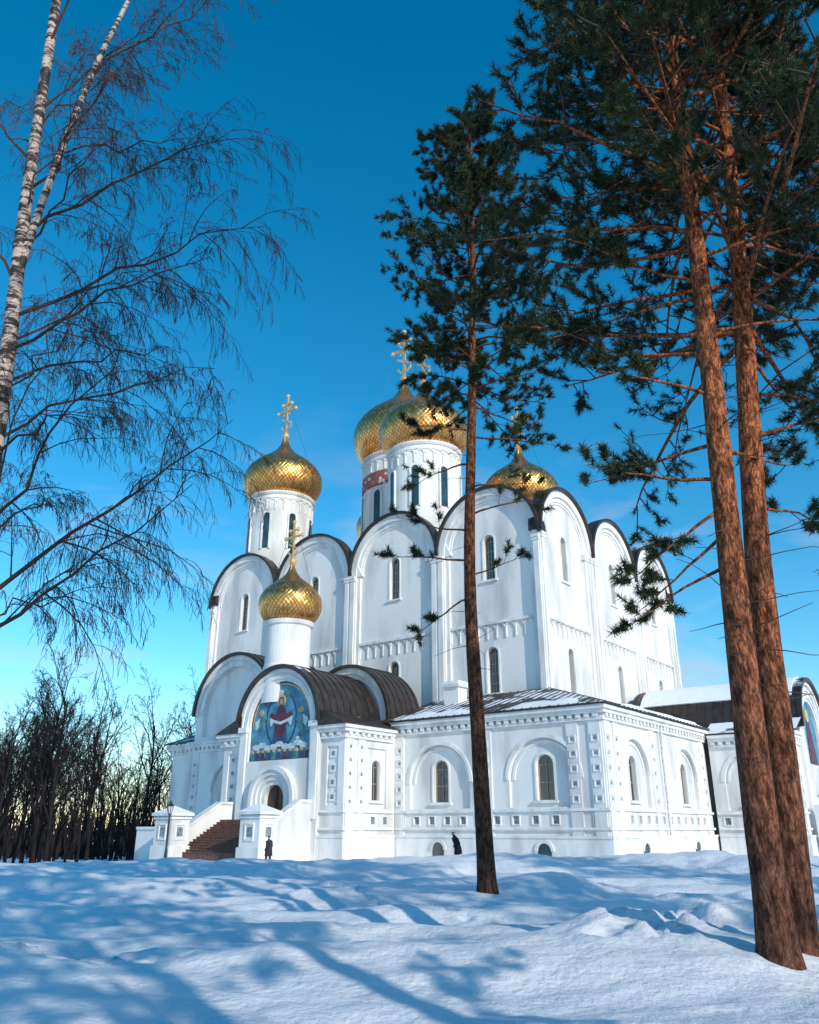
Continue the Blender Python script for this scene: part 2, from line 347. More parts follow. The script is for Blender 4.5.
def catm(P,sub=4):
    out=[]
    for i in range(len(P)-1):
        p0=P[max(i-1,0)];p1=P[i];p2=P[i+1];p3=P[min(i+2,len(P)-1)]
        for j in range(sub):
            t=j/sub
            out.append(tuple(.5*((2*p1[k])+(-p0[k]+p2[k])*t+(2*p0[k]-5*p1[k]+4*p2[k]-p3[k])*t*t+(-p0[k]+3*p1[k]-3*p2[k]+p3[k])*t**3) for k in (0,1)))
    out.append(P[-1]); return out
def revolve(mb,cx,cy,pr,seg=48):
    P=[];Fa=[]
    for (r,z) in pr:
        for j in range(seg):
            t=2*pi*j/seg; P.append((cx+r*cos(t),cy+r*sin(t),z))
    for i in range(len(pr)-1):
        for j in range(seg): Fa.append((i*seg+j,i*seg+(j+1)%seg,(i+1)*seg+(j+1)%seg,(i+1)*seg+j))
    mb.add(P,Fa)
def dome(cx,cy,z0,Rr,H,tiles,name):
    pts=catm(prof,4); k=H/(2.1)
    pr=[(r*Rr,z0+z*k) for z,r in pts]; seg=72
    V=[];F=[];UV=[]
    L=[0]
    for i in range(1,len(pr)): L.append(L[-1]+math.hypot(pr[i][0]-pr[i-1][0],pr[i][1]-pr[i-1][1]))
    sc=tiles/(2*pi*Rr)
    for i,(r,z) in enumerate(pr):
        for j in range(seg+1):
            t=2*pi*j/seg; V.append((cx+r*cos(t),cy+r*sin(t),z))
    uv=lambda i,j:(tiles*j/seg,L[i]*sc*.8)
    for i in range(len(pr)-1):
        for j in range(seg):
            F.append((i*(seg+1)+j,i*(seg+1)+j+1,(i+1)*(seg+1)+j+1,(i+1)*(seg+1)+j)); UV+=[uv(i,j),uv(i,j+1),uv(i+1,j+1),uv(i+1,j)]
    me=bpy.data.meshes.new(name); me.from_pydata(V,[],F); l=me.uv_layers.new(name='UVMap'); l.data.foreach_set('uv',[c for p in UV for c in p])
    me.materials.append(M['gold']); me.shade_smooth(); link(bpy.data.objects.new(name,me),cath)
GP=MB(); IR=MB()
def sphere(mb,cx,cy,cz,r,seg=14,rg=8):
    revolve(mb,cx,cy,[(max(r*sin(pi*i/rg),.001),cz-r*cos(pi*i/rg)) for i in range(rg+1)],seg)
def cross(cx,cy,z0,h,s):
    F=lambda u,n,z:(cx+u,cy-n,z)
    sphere(GP,cx,cy,z0+.35*s,.42*s)
    t=.125*s; b=z0+.6*s
    box(GP,F,-t,t,-t*.7,t*.7,b,z0+h)
    zc=z0+h*.64
    box(GP,F,-h*.25,h*.25,-t*.71,t*.71,zc-t,zc+t)
    box(GP,F,-h*.12,h*.12,-t*.71,t*.71,z0+h*.80-t*.8,z0+h*.80+t*.8)
    d=h*.14
    prism(GP,F,[(-d,z0+h*.43+d*.5),(-d,z0+h*.43+d*.5-1.6*t),(d,z0+h*.43-d*.5-1.6*t),(d,z0+h*.43-d*.5)],-t*.72,t*.72)
    for (u,z) in ((-h*.25,zc),(h*.25,zc),(0,z0+h),(-h*.12,z0+h*.8),(h*.12,z0+h*.8)): sphere(GP,cx+u,cy,z,t*1.9,10,6)
    ring(GP,F,0,z0+h*.34,h*.13,h*.13+1.3*t,-t*.6,t*.6,pi*1.1,pi*1.9,seg=12)
    for sx in (-1,1):
        tube(GP,[(cx,cy,zc),(cx+sx*h*.1,cy,zc+h*.1)],[t*.4]*2,4); tube(GP,[(cx,cy,zc),(cx+sx*h*.1,cy,zc-h*.1)],[t*.4]*2,4)
def guy(cx,cy,za,r,zb):
    for a in (40,130,220,310):
        tube(IR,[(cx+.3*cos(radians(a)),cy+.3*sin(radians(a)),za),(cx+r*cos(radians(a)),cy+r*sin(radians(a)),zb)],[.018,.018],3)
def drum(cx,cy,z0,z1,r,nw,w,wz0,wz1):
    revolve(W,cx,cy,[(r,z0),(r,z1-.9),(r+.12,z1-.85),(r+.12,z1-.65),(r,z1-.6),(r,z1-.35),(r+.15,z1-.3),(r+.28,z1-.1),(r+.28,z1+.05),(r*.8,z1+.15)],56)
    for i in range(nw):
        a=2*pi*(i+.5)/nw; 
        F=(lambda a:lambda u,n,z:(cx+(r+n)*cos(a)-u*sin(a),cy+(r+n)*sin(a)+u*cos(a),z))(a)
        prism(G,F,archp(0,w,wz0,wz1-w/2,10),-.1,.035)
        ring(T,F,0,wz1-w/2,w/2,w/2+.2,-.1,.14,seg=12)
        for s in(-1,1):
            p,q=sorted((s*w/2,s*(w/2+.2))); box(T,F,p,q,-.1,.14,wz0-.1,wz1-w/2)
    na=nw*3
    for i in range(na):
        a=2*pi*i/na
        F=(lambda a:lambda u,n,z:(cx+(r+n)*cos(a)-u*sin(a),cy+(r+n)*sin(a)+u*cos(a),z))(a)
        ring(T,F,0,z1-1.35,pi*r/na-.14,pi*r/na-.02,-.1,.1,seg=8)
        box(T,F,pi*r/na-.14,pi*r/na-.02,-.1,.1,z1-2.3,z1-1.35)
BD=MB()
for (cx,cy,nm) in ((-23.9,12.9,'dome_front'),(-45.9,12.9,'dome_left'),(-23.9,33.9,'dome_right'),(-45.5,33.9,'dome_rear')):
    drum(cx,cy,27,39.3,3.85,8,.8,32.2,36.6)
    dome(cx,cy,39.4,4.9,9.0,62,nm)
    cross(cx,cy,48.2,6.2,1.1); guy(cx,cy,53,4.4,41)
cx,cy=-34.85,23.4
drum(cx,cy,27,45.0,5.2,10,1.0,35.5,40.0)
revolve(BD,cx,cy,[(5.22,40.6),(5.32,40.65),(5.32,42.5),(5.22,42.55)],56)
dome(cx,cy,45.1,6.6,12.6,76,'dome_central'); cross(cx,cy,57.4,8.0,1.3); guy(cx,cy,63,6,47)
BD.obj('painted_frieze',M['band'],cath)
# ---- gallery
Dp=7.85
def bands(F,u0,u1,e0,e1,top=9.35,low=True):
    L=[(top-.95,top-.75,.2),(top-.5,top-.25,.36),(top-.25,top,.52)]
    if low: L+=[(ZB,1.05,.28),(1.05,1.2,.34),(1.55,1.72,.16),(2.72,2.9,.16)]
    for z0,z1,p in L:
        box(T,F,u0-(p if e0 else 0),u1+(p if e1 else 0),-.05,p,z0,z1)
    k=int((u1-u0)/.62)
    for i in range(k):
        c=u0+(u1-u0)*(i+.5)/k; box(T,F,c-.16,c+.16,-.05,.3,top-.75,top-.503)
def pil(F,a,b,z0=1.2,z1=8.4,n=.1,sq=True):
    box(W,F,a,b,-.05,n,z0,z1)
    c=(a+b)/2
    if sq:
        z=3.2
        while z<z1-.7:
            for (p,q,r,s) in ((c-.26,c+.26,z,z+.07),(c-.26,c+.26,z+.45,z+.52),(c-.26,c-.19,z+.07,z+.45),(c+.19,c+.26,z+.07,z+.45)):
                box(T,F,p,q,n-.02,n+.05,r,s)
            box(TI,F,c-.1,c+.1,n-.02,n+.015,z+.15,z+.37)
            z+=.95
def gal_bay(F,u0,u1,ww=1.3,top=9.35,nw=5.4,win=True,squares=True):
    uc=(u0+u1)/2; zs=7.5-nw/2
    nich=archp(uc,nw,3.0,zs,24); sq=[]
    if squares:
        k=max(2,int((u1-u0)/1.35))
        for i in range(k):
            c=u0+(u1-u0)*(i+.5)/k; s=rect(c-.23,c+.23,1.95,2.45); sq.append(s); flat(TI,F,rect(c-.23,c+.23,1.95,2.45),-.12)
            for (p,q,r,t) in ((c-.33,c+.33,1.86,1.93),(c-.33,c+.33,2.47,2.54),(c-.33,c-.25,1.93,2.47),(c+.25,c+.33,1.93,2.47)): box(T,F,p,q,-.03,.06,r,t)
    panel(W,F,rect(u0,u1,2.6,top),[nich],0,.28)
    panel(W,F,rect(u0,u1,ZB,2.6),sq,0,.12)
    hs=[window(F,uc,ww,3.45,6.4-ww/2,-.28,depth=.3)] if win else []
    panel(W,F,nich,hs,-.28,.3)
    ring(T,F,uc,zs,nw/2+.02,nw/2+.28,-.03,.08,seg=24)
    ring(T,F,uc,zs,nw/2-.35,nw/2-.15,-.3,-.2,seg=24)
F=FW(0)
gal_bay(F,-17.4,-9.1); gal_bay(F,-9.1,0)
for a,b in ((-17.35,-16.5),(-9.6,-8.6),(-2.6,-1.75),(-.95,-.1)): pil(F,a,b)
bands(F,-17.4,0,False,True)
F=FS(.004)
gal_bay(F,.004,9.9,nw=4.6,ww=1.15); gal_bay(F,9.9,19.8,nw=4.6,ww=1.15)
for a,b in ((.12,.95),(1.5,2.3),(7.8,8.6),(9.5,10.3),(18.3,19.1)): pil(F,a,b)
bands(F,.004,19.8,False,False)
for u in (4.8,14.7):
    prism(G,F,archp(u,1.0,-.3,.25,10),.2,.30); ring(T,F,u,.25,.5,.72,.2,.38,seg=12)
F=FW(0)
for u in (-13.2,-4.6):
    prism(G,F,archp(u,1.0,-.3,.25,10),.2,.30); ring(T,F,u,.25,.5,.72,.2,.38,seg=12)
box(W,I,-46,-8,.9,7.7,ZB,9.0); box(W,I,-7.9,-.9,.9,30,ZB,9.0)
e=.62; zt=12.1; ze=9.36; th=.12
def roofquad(mb,q):
    mb.add([tuple(p) for p in q]+[(p[0],p[1],p[2]+th) for p in q],[(3,2,1,0),(4,5,6,7),(0,1,5,4),(1,2,6,5),(2,3,7,6),(3,0,4,7)])
roofquad(R,[(-19,-e,ze),(e,-e,ze),(-Dp,Dp,zt),(-19,Dp,zt)])
roofquad(R,[(e,-e,ze),(e,21,ze),(-Dp,21,zt),(-Dp,Dp,zt)])
sl=(zt-ze)/(Dp+e)
x=-18.6
while x<e-.3:
    t1=min(Dp,-x) if x>-Dp else Dp
    if t1>-e+.3:
        tube(R,[(x,-e,ze+th+.02),(x,t1,ze+sl*(t1+e)+th+.02)],[.045,.045],4)
    x+=.72
yv=-.2
while yv<20:
    t1=max(-Dp,-yv)
    tube(R,[(e,yv,ze+th+.02),(t1,yv,ze+sl*(e-t1)+th+.02)],[.045,.045],4); yv+=.72
roofquad(RS,[(e+.02,21,ze),(e+.02,34,ze),(-Dp,34,zt),(-Dp,21,zt)])
SB=MB(); rsb=random.Random(8)
def snowstrip(axis,a,b,w0,w1):
    n=int((b-a)/.5); P=[];Fq=[]
    for i in range(n+1):
        q=a+(b-a)*i/n; env=min(1,4*min(i,n-i)/n+.1)
        wd=rsb.uniform(w0,w1)*env; hh=rsb.uniform(.14,.28)*env
        for (d,hq) in ((.1,0),(.15,hh),(wd*.6,hh),(wd,0.0)):
            zz=ze+th+.012+sl*d+hq
            P.append((q,-e+d,zz) if axis=='x' else (e-d,q,zz))
        if i: o=(i-1)*4; Fq+=[(o+j,o+j+1,o+5+j,o+4+j) for j in range(3)]
    SB.add(P,Fq)
snowstrip('x',-17.2,-9.5,1.2,3.4); snowstrip('x',-7.4,-1.0,.8,2.6); snowstrip('y',2.0,7.5,.4,1.6); snowstrip('y',8.5,19.0,2.5,6.0)
SB.obj('roof_snow',M['capsnow'],cath,True)
box(W,I,-15.9,-14.5,4.6,5.9,9.6,12.6); box(T,I,-16.1,-14.3,4.4,6.1,12.6,12.85); box(CS,I,-16.0,-14.4,4.5,6.0,12.85,13.1)
for (x,y) in ((-9.1,-.25),(.25,9.8)):
    tube(T,[(x,y,9),(x,y,.3)],[.08,.08],6)
# ---- left gallery part
F=FW(0)
gal_bay(F,-42,-30.6,nw=5.4); 
panel(W,F,archp(-36.8,10.6,9.35,11.8,28),[archp(-36.8,8.6,9.8,11.8,24)],0,.5); flat(W,F,archp(-36.8,8.6,9.8,11.8,24),-.5)
ring(T,F,-36.8,11.8,4.3,4.7,-.5,.1); ring(T,F,-36.8,11.8,4.9,5.3,-.5,.18); ring(RD,F,-36.8,11.8,5.304,5.6,-8,.4); seams(RD,F,-36.8,11.8,5.6,-8,.4)
for a,b in ((-42,-41.1),(-32.4,-31.5)): pil(F,a,b)
bands(F,-42,-30.6,True,False)
F2=FW(1.0); gal_bay(F2,-46.5,-42,nw=2.4,ww=.8); bands(F2,-46.5,-42,True,False); box(W,I,-46.5,-42,1.9,12,ZB,9.2)
roofquad(RD,[(-47.2,.3,9.37),(-41.6,.3,9.37),(-41.6,8,12),(-47.2,8,12)])
F=FW(.4)
panel(W,F,archp(-22.9,9.0,8,9.9,28),[archp(-22.9,7.2,9.0,9.9,24)],0,.4); flat(W,F,archp(-22.9,7.2,9.0,9.9,24),-.4); ring(T,F,-22.9,9.9,4.0,4.5,-.4,.15); ring(RD,F,-22.9,9.9,4.504,4.75,-4.0,.4); seams(RD,F,-22.9,9.9,4.75,-4,.4)
# ---- porch (west)
PF=-5.9; pc=-24.0
F=FW(PF); FC=FW(PF-.35)
for a,b in ((-30.6,-28.3),(-19.7,-17.4)):
    panel(W,F,rect(a,b,ZB,8.8),[rect((a+b)/2-.55,(a+b)/2+.55,3.2,7.3)],0,.15); flat(W,F,rect((a+b)/2-.55,(a+b)/2+.55,3.2,7.3),-.15)
    for z in (3.5,4.5,5.5,6.5): 
        c=(a+b)/2; box(T,F,c-.3,c+.3,-.16,-.06,z,z+.6); box(TI,F,c-.15,c+.15,-.1,-.045,z+.15,z+.45)
bands(F,-30.6,-28.3,True,False,top=8.8); bands(F,-19.7,-17.4,False,True,top=8.8)
door=archp(pc,2.0,2.3,3.75,14); mur=archp(pc,6.7,6.55,9.2,28)
panel(W,FC,archp(pc,8.6,ZB,9.2,32),[door,mur],0,.22)
for sgn in (-1,1):
    box(W,I,pc+sgn*4.3-.01,pc+sgn*4.3+.01,PF-.35,PF+.6,ZB,9.2)
ring(T,FC,pc,9.2,3.55,3.85,-.05,.1); ring(T,FC,pc,9.2,4.0,4.3,-.3,.2)
for s in (-1,1):
    a,b=sorted((pc+s*3.55,pc+s*4.25)); box(T,FC,a,b,-.05,.12,2.3,8.8); a,b=sorted((pc+s*3.45,pc+s*4.35)); box(T,FC,a,b,-.05,.3,8.8,9.2)
ring(RD,FC,pc,9.2,4.304,4.62,-6.6,.45,seg=36); seams(RD,FC,pc,9.2,4.62,-6.6,.45)
for r0,r1,p in ((1.02,1.35,.12),(1.35,1.7,.26),(1.7,2.05,.40),(2.05,2.4,.54)):
    ring(T,FC,pc,3.75,r0,r1,-.03,p,seg=24)
    for s in (-1,1):
        a,b=sorted((pc+s*r0,pc+s*r1)); box(T,FC,a,b,-.03,p,2.3,3.75)
flat(DO,FC,door,-.22); box(DO,FC,pc-.04,pc+.04,-.21,-.14,2.3,4.7)
for s in (-1,1):
    for z in (2.5,3.2): 
        c=pc+s*.5; box(DO,FC,c-.32,c+.32,-.21,-.16,z,z+.55)
F=FS(-17.396); 
h=[window(F,-2.2,.95,3.6,5.95,-.15,depth=.25)]; nn=rect(-3.3,-1.1,3.0,7.3)
panel(W,F,rect(PF+.004,0,2.6,8.8),[nn],0,.15); panel(W,F,rect(PF+.004,0,ZB,2.6),[rect(c-.23,c+.23,1.95,2.45) for c in (-5.2,-3.9,-2.6,-1.2)],0,.12)
for c in (-5.2,-3.9,-2.6,-1.2): flat(TI,F,rect(c-.23,c+.23,1.95,2.45),-.12)
panel(W,F,nn,h,-.15,.25)
pil(F,-5.8,-4.9); pil(F,-4.5,-3.7); bands(F,PF+.004,-.4,False,False,top=8.8)
F=FN(-30.604); panel(W,F,rect(PF+.004,0,ZB,8.8),[],0,.1); bands(F,PF+.004,-.4,False,False,top=8.8)
RD.add([(-16.75,PF-.62,8.82),(-19.9,PF-.62,8.82),(-19.9,PF-.62,10.1),(-16.75,.5,8.82),(-19.9,.5,8.82),(-19.9,.5,10.1)],[(0,1,2),(3,5,4),(0,2,5,3),(1,4,5,2),(0,3,4,1)])
RD.add([(-31.25,PF-.62,8.82),(-28.1,PF-.62,8.82),(-28.1,PF-.62,10.1),(-31.25,.5,8.82),(-28.1,.5,8.82),(-28.1,.5,10.1)],[(0,2,1),(3,4,5),(0,3,5,2),(1,2,5,4),(0,1,4,3)])
DX,DY=-25.4,-4.4
revolve(W,DX,DY,[(1.95,11),(1.95,14.0),(1.85,14.1),(1.85,17.3),(2.0,17.4),(2.1,17.75),(1.5,17.85)],40)
dome(DX,DY,17.85,2.7,5.3,44,'dome_porch'); cross(DX,DY,23.0,3.9,.75); guy(DX,DY,26,2.4,18.6)
# mural
MM={k:MB() for k in ('m_blue','m_red','m_gold','m_white','m_skin','m_green','m_dark')}
flat(MM['m_blue'],FC,mur,-.215)
def mp(k,pts,lay): prism(MM[k],FC,pts,-.22,-.21+.006*lay)
ring(MM['m_gold'],FC,pc,9.2,3.1,3.2,-.22,-.20); ring(MM['m_dark'],FC,pc,9.2,3.2,3.34,-.22,-.203)
mp('m_dark',ell(pc,9.6,1.75,2.2,28),1); mp('m_blue',ell(pc,9.6,1.55,2.0,28),2)
rm=random.Random(4)
for i in range(40):
    a=rm.uniform(0,2*pi); rr=rm.uniform(1.9,2.9); u=pc+rr*cos(a); z=9.0+rr*sin(a)*.95
    if z>6.9: mp(rm.choice(['m_white','m_green','m_blue','m_green']),ell(u,z,rm.uniform(.16,.42),rm.uniform(.1,.24),12),3+i*.1)
for s in (-1,1):
    mp('m_gold',ell(pc+s*2.2,10.2,.22,.22),8); mp('m_skin',ell(pc+s*2.2,10.15,.13,.16),9); mp('m_green',[(pc+s*2.2-.25,8.9),(pc+s*2.2+.25,8.9),(pc+s*2.2+.15,10),(pc+s*2.2-.15,10)],8.5)
    mp('m_white',[(pc+s*2.35,9.9),(pc+s*2.95,9.5),(pc+s*2.75,8.9),(pc+s*2.4,9.2)],8)
mp('m_dark',[(pc-.75,7.55),(pc+.75,7.55),(pc+.62,9.2),(pc+.5,10.3),(pc+.2,10.75),(pc-.2,10.75),(pc-.5,10.3),(pc-.62,9.2)],10)
mp('m_red',[(pc-.4,8.4),(pc+.4,8.4),(pc+.75,9.5),(pc+1.25,9.95),(pc+1.1,10.15),(pc+.5,9.98),(pc+.3,10.6),(pc-.3,10.6),(pc-.5,9.98),(pc-1.1,10.15),(pc-1.25,9.95),(pc-.75,9.5)],11)
mp('m_white',[(pc-1.25,9.8),(pc-1.1,9.1),(pc-.8,9.4),(pc,9.2),(pc+.8,9.4),(pc+1.1,9.1),(pc+1.25,9.8),(pc+.7,9.6),(pc,9.42),(pc-.7,9.6)],12)
mp('m_gold',ell(pc,11.05,.44,.44,24),10); mp('m_dark',ell(pc,11.0,.29,.35),12); mp('m_skin',ell(pc,10.97,.18,.24),13)
for i in range(9):
    mp('m_white',ell(pc-2.6+i*.65,7.6+.15*sin(i*2),.42,.22,14),12+i*.1)
for i in range(11):
    u=pc-3.0+i*.6; mp(('m_green','m_dark','m_red','m_dark')[i%4],[(u-.22,6.6),(u+.22,6.6),(u+.14,7.15),(u-.14,7.15)],15); mp('m_gold',ell(u,7.27,.13,.13,12),15); mp('m_skin',ell(u,7.25,.08,.1,10),16)
for k,mb in MM.items(): mb.obj('mural_'+k[2:],M[k],cath)
# stairs
ST=MB()
sx0,sx1=-28.7,-20.6
box(ST,I,sx0,sx1,-7.4,PF-.3,ZB,2.3)
ns=13
for i in range(ns):
    z1=2.3-.17*(i+1); box(ST,I,sx0,sx1,-7.4-.3*(i+1),-7.4-.3*i-.0005,ZB,z1); box(ST,I,sx0,sx1,-7.4-.3*(i+1)-.03,-7.4-.3*(i+1)+.05,z1-.05,z1+.003)
ST.obj('granite_steps',M['step'],cath)
for xx in (sx0-.45,sx1):
    Fx=lambda u,n,z,xx=xx:(xx+n,u,z)
    prism(W,Fx,[(PF-.3,ZB),(PF-.3,3.4),(-7.4,3.4),(-11.0,1.35),(-11.0,ZB)],0,.45)
    prism(T,Fx,[(PF-.3,3.402),(PF-.3,3.6),(-7.45,3.6),(-11.0,1.58),(-11.0,1.352),(-7.4,3.402)],-.1,.55)
for xx in (sx0-1.2,sx1-.1):
    x0,x1,y0,y1=xx,xx+1.9,-12.4,-10.8
    box(W,I,x0,x1,y0,y1,ZB,2.5); box(T,I,x0-.12,x1+.12,y0-.12,y1+.12,ZB,.5); box(T,I,x0-.1,x1+.1,y0-.1,y1+.1,2.3,2.45)
    box(T,I,x0-.22,x1+.22,y0-.22,y1+.22,2.52,2.72)
    c=((x0+x1)/2,(y0+y1)/2); CS.add([(x0-.2,y0-.2,2.72),(x1+.2,y0-.2,2.72),(x1+.2,y1+.2,2.72),(x0-.2,y1+.2,2.72),(c[0],c[1],3.25)],[(0,1,4),(1,2,4),(2,3,4),(3,0,4),(3,2,1,0)])
    for Fx,u in ((FW(y0),c[0]),(FS(x1),c[1])):
        for (p,q,r,t) in ((u-.45,u+.45,.9,1.0),(u-.45,u+.45,1.9,2.0),(u-.45,u-.35,1.0,1.9),(u+.35,u+.45,1.0,1.9)): box(T,Fx,p,q,-.03,.07,r,t)
        box(TI,Fx,u-.25,u+.25,-.03,.02,1.15,1.75)
box(W,I,-36,-30.0,-9.6,-9.2,ZB,1.6); box(T,I,-36,-30.0,-9.7,-9.1,1.6,1.8)
# ---- south porch
F=FW(19.8); gx=7.0
gal_bay(F,.4,gx,nw=4.6,ww=1.7,top=8.9); pil(F,gx-.9,gx-.1); bands(F,.52,gx,False,True,top=8.9)
F=FS(gx); c2=26.0
for a,b in ((19.804,21.8),(30.2,32.2)):
    panel(W,F,rect(a,b,ZB,8.8),[],0,.1); pil(F,a+.2,a+1.1)
bands(F,19.804,21.8,False,False,top=8.9); bands(F,30.2,32.2,False,True,top=8.9)
F=FS(gx+.3)
panel(W,F,archp(c2,8.4,ZB,9.4,32),[archp(c2,5.0,6.6,9.4,26),archp(c2,2.0,2.3,4.2)],0,.25)
SM=MB(); flat(SM,F,archp(c2,5.0,6.6,9.4,26),-.245); SM.obj('south_mural',M['m_blue'],cath)
SM=MB(); prism(SM,F,[(c2-1.2,6.7),(c2+1.2,6.7),(c2+.8,9),(c2+.3,10.4),(c2-.3,10.4),(c2-.8,9)],-.24,-.2); SM.obj('south_mural_figure',M['m_red'],cath)
SM=MB(); prism(SM,F,ell(c2,10.7,.55,.55),-.24,-.19);  SM.obj('south_mural_halo',M['m_gold'],cath)
flat(DO,F,archp(c2,2.0,2.3,4.2),-.25)
ring(T,F,c2,9.4,2.75,3.05,-.05,.1); ring(T,F,c2,9.4,3.4,3.65,-.05,.12); ring(T,F,c2,9.4,3.9,4.2,-.3,.2); ring(RD,F,c2,9.4,4.204,4.5,-14.5,.45,seg=36); seams(RD,F,c2,9.4,4.5,-14.5,.45)
ring(CS,F,c2,9.4,4.5,4.62,-13.5,-.3,a0=pi*.36,a1=pi*.80,seg=16)
for r0,r1,p in ((1.02,1.4,.12),(1.4,1.8,.26),(1.8,2.2,.4)): ring(T,F,c2,4.2,r0,r1,-.03,p)
for yy in (21.8,30.2): box(W,I,gx-.4,gx+.29,yy-.02,yy+.02,ZB,9.4)
box(W,I,.6,gx-.6,20.6,31.6,ZB,8.7)
roofquad(RS,[(.3,19.25,8.92),(gx+.6,19.25,8.92),(gx+.6,22.2,10.3),(.3,22.2,10.3)])
roofquad(RS,[(.3,32.9,8.92),(gx+.6,32.9,8.92),(gx+.6,30,10.3),(.3,30,10.3)])
Fx=lambda u,n,z:(u,21.5-n,z)
prism(W,Fx,[(gx+.5,ZB),(gx+.5,3.4),(gx+2,3.4),(gx+6,1.4),(gx+6,ZB)],0,.4); box(W,I,gx+6,gx+7.6,20.6,22.2,ZB,2.6); box(CS,I,gx+5.9,gx+7.7,20.5,22.3,2.6,2.8)
W.obj('walls',M['stucco'],cath); T.obj('mouldings',M['trim'],cath); G.obj('window_panes',M['glass'],cath); FR.obj('window_frames',M['frame'],cath)
TI.obj('ceramic_tiles',M['tile'],cath); R.obj('gallery_roof',M['roof'],cath); RD.obj('barrel_roofs',M['roofdry'],cath); RS.obj('snowy_roofs',M['roofsnow'],cath)
CS.obj('snow_caps',M['capsnow'],cath); DO.obj('doors',M['door'],cath); GP.obj('crosses',M['goldp'],cath); IR.obj('guy_wires',M['iron'],cath)

# ------------------------------------------------------------------ trees
def unit(v):
    x,y,z=v; l=math.sqrt(x*x+y*y+z*z)+1e-9; return np.array((x/l,y/l,z/l))
def bend(start,d,L,n,droop,wob,rg):
    x,y,z=start; P=[np.array((x,y,z),float)]; a,b,c=unit(d); s=L/n
    for i in range(n):
        a+=rg.gauss(0,wob); b+=rg.gauss(0,wob); c+=rg.gauss(0,wob)+droop/n
        l=math.sqrt(a*a+b*b+c*c)+1e-9; a/=l;b/=l;c/=l
        x+=a*s;y+=b*s;z+=c*s; P.append(np.array((x,y,z)))
    return P,np.array((a,b,c))
def lerpP(P,t):
    k=t*(len(P)-1); i=min(int(k),len(P)-2); f=k-i; return P[i]*(1-f)+P[i+1]*f, unit(P[i+1]-P[i])
def side(d,ang,rg,flatz=1.0):
    a=rg.uniform(0,2*pi); dx,dy,dz=d
    r=(dy,-dx,0.) if abs(dz)<.95 else (0.,dz,-dy)
    r=unit(r); s=(dy*r[2]-dz*r[1],dz*r[0]-dx*r[2],dx*r[1]-dy*r[0])
    ca,sa=cos(a),sin(a)*flatz; q=unit((r[0]*ca+s[0]*sa,r[1]*ca+s[1]*sa,r[2]*ca+s[2]*sa))
    return unit(np.asarray(d)*cos(ang)+q*sin(ang))
def catm3(P,sub):
    P=[np.array(p,float) for p in P]; out=[]
    for i in range(len(P)-1):
        p0=P[max(i-1,0)];p1=P[i];p2=P[i+1];p3=P[min(i+2,len(P)-1)]
        for j in range(sub):
            t=j/sub; out.append(.5*((2*p1)+(-p0+p2)*t+(2*p0-5*p1+4*p2-p3)*t*t+(-p0+3*p1-3*p2+p3)*t**3))
    out.append(P[-1]); return out
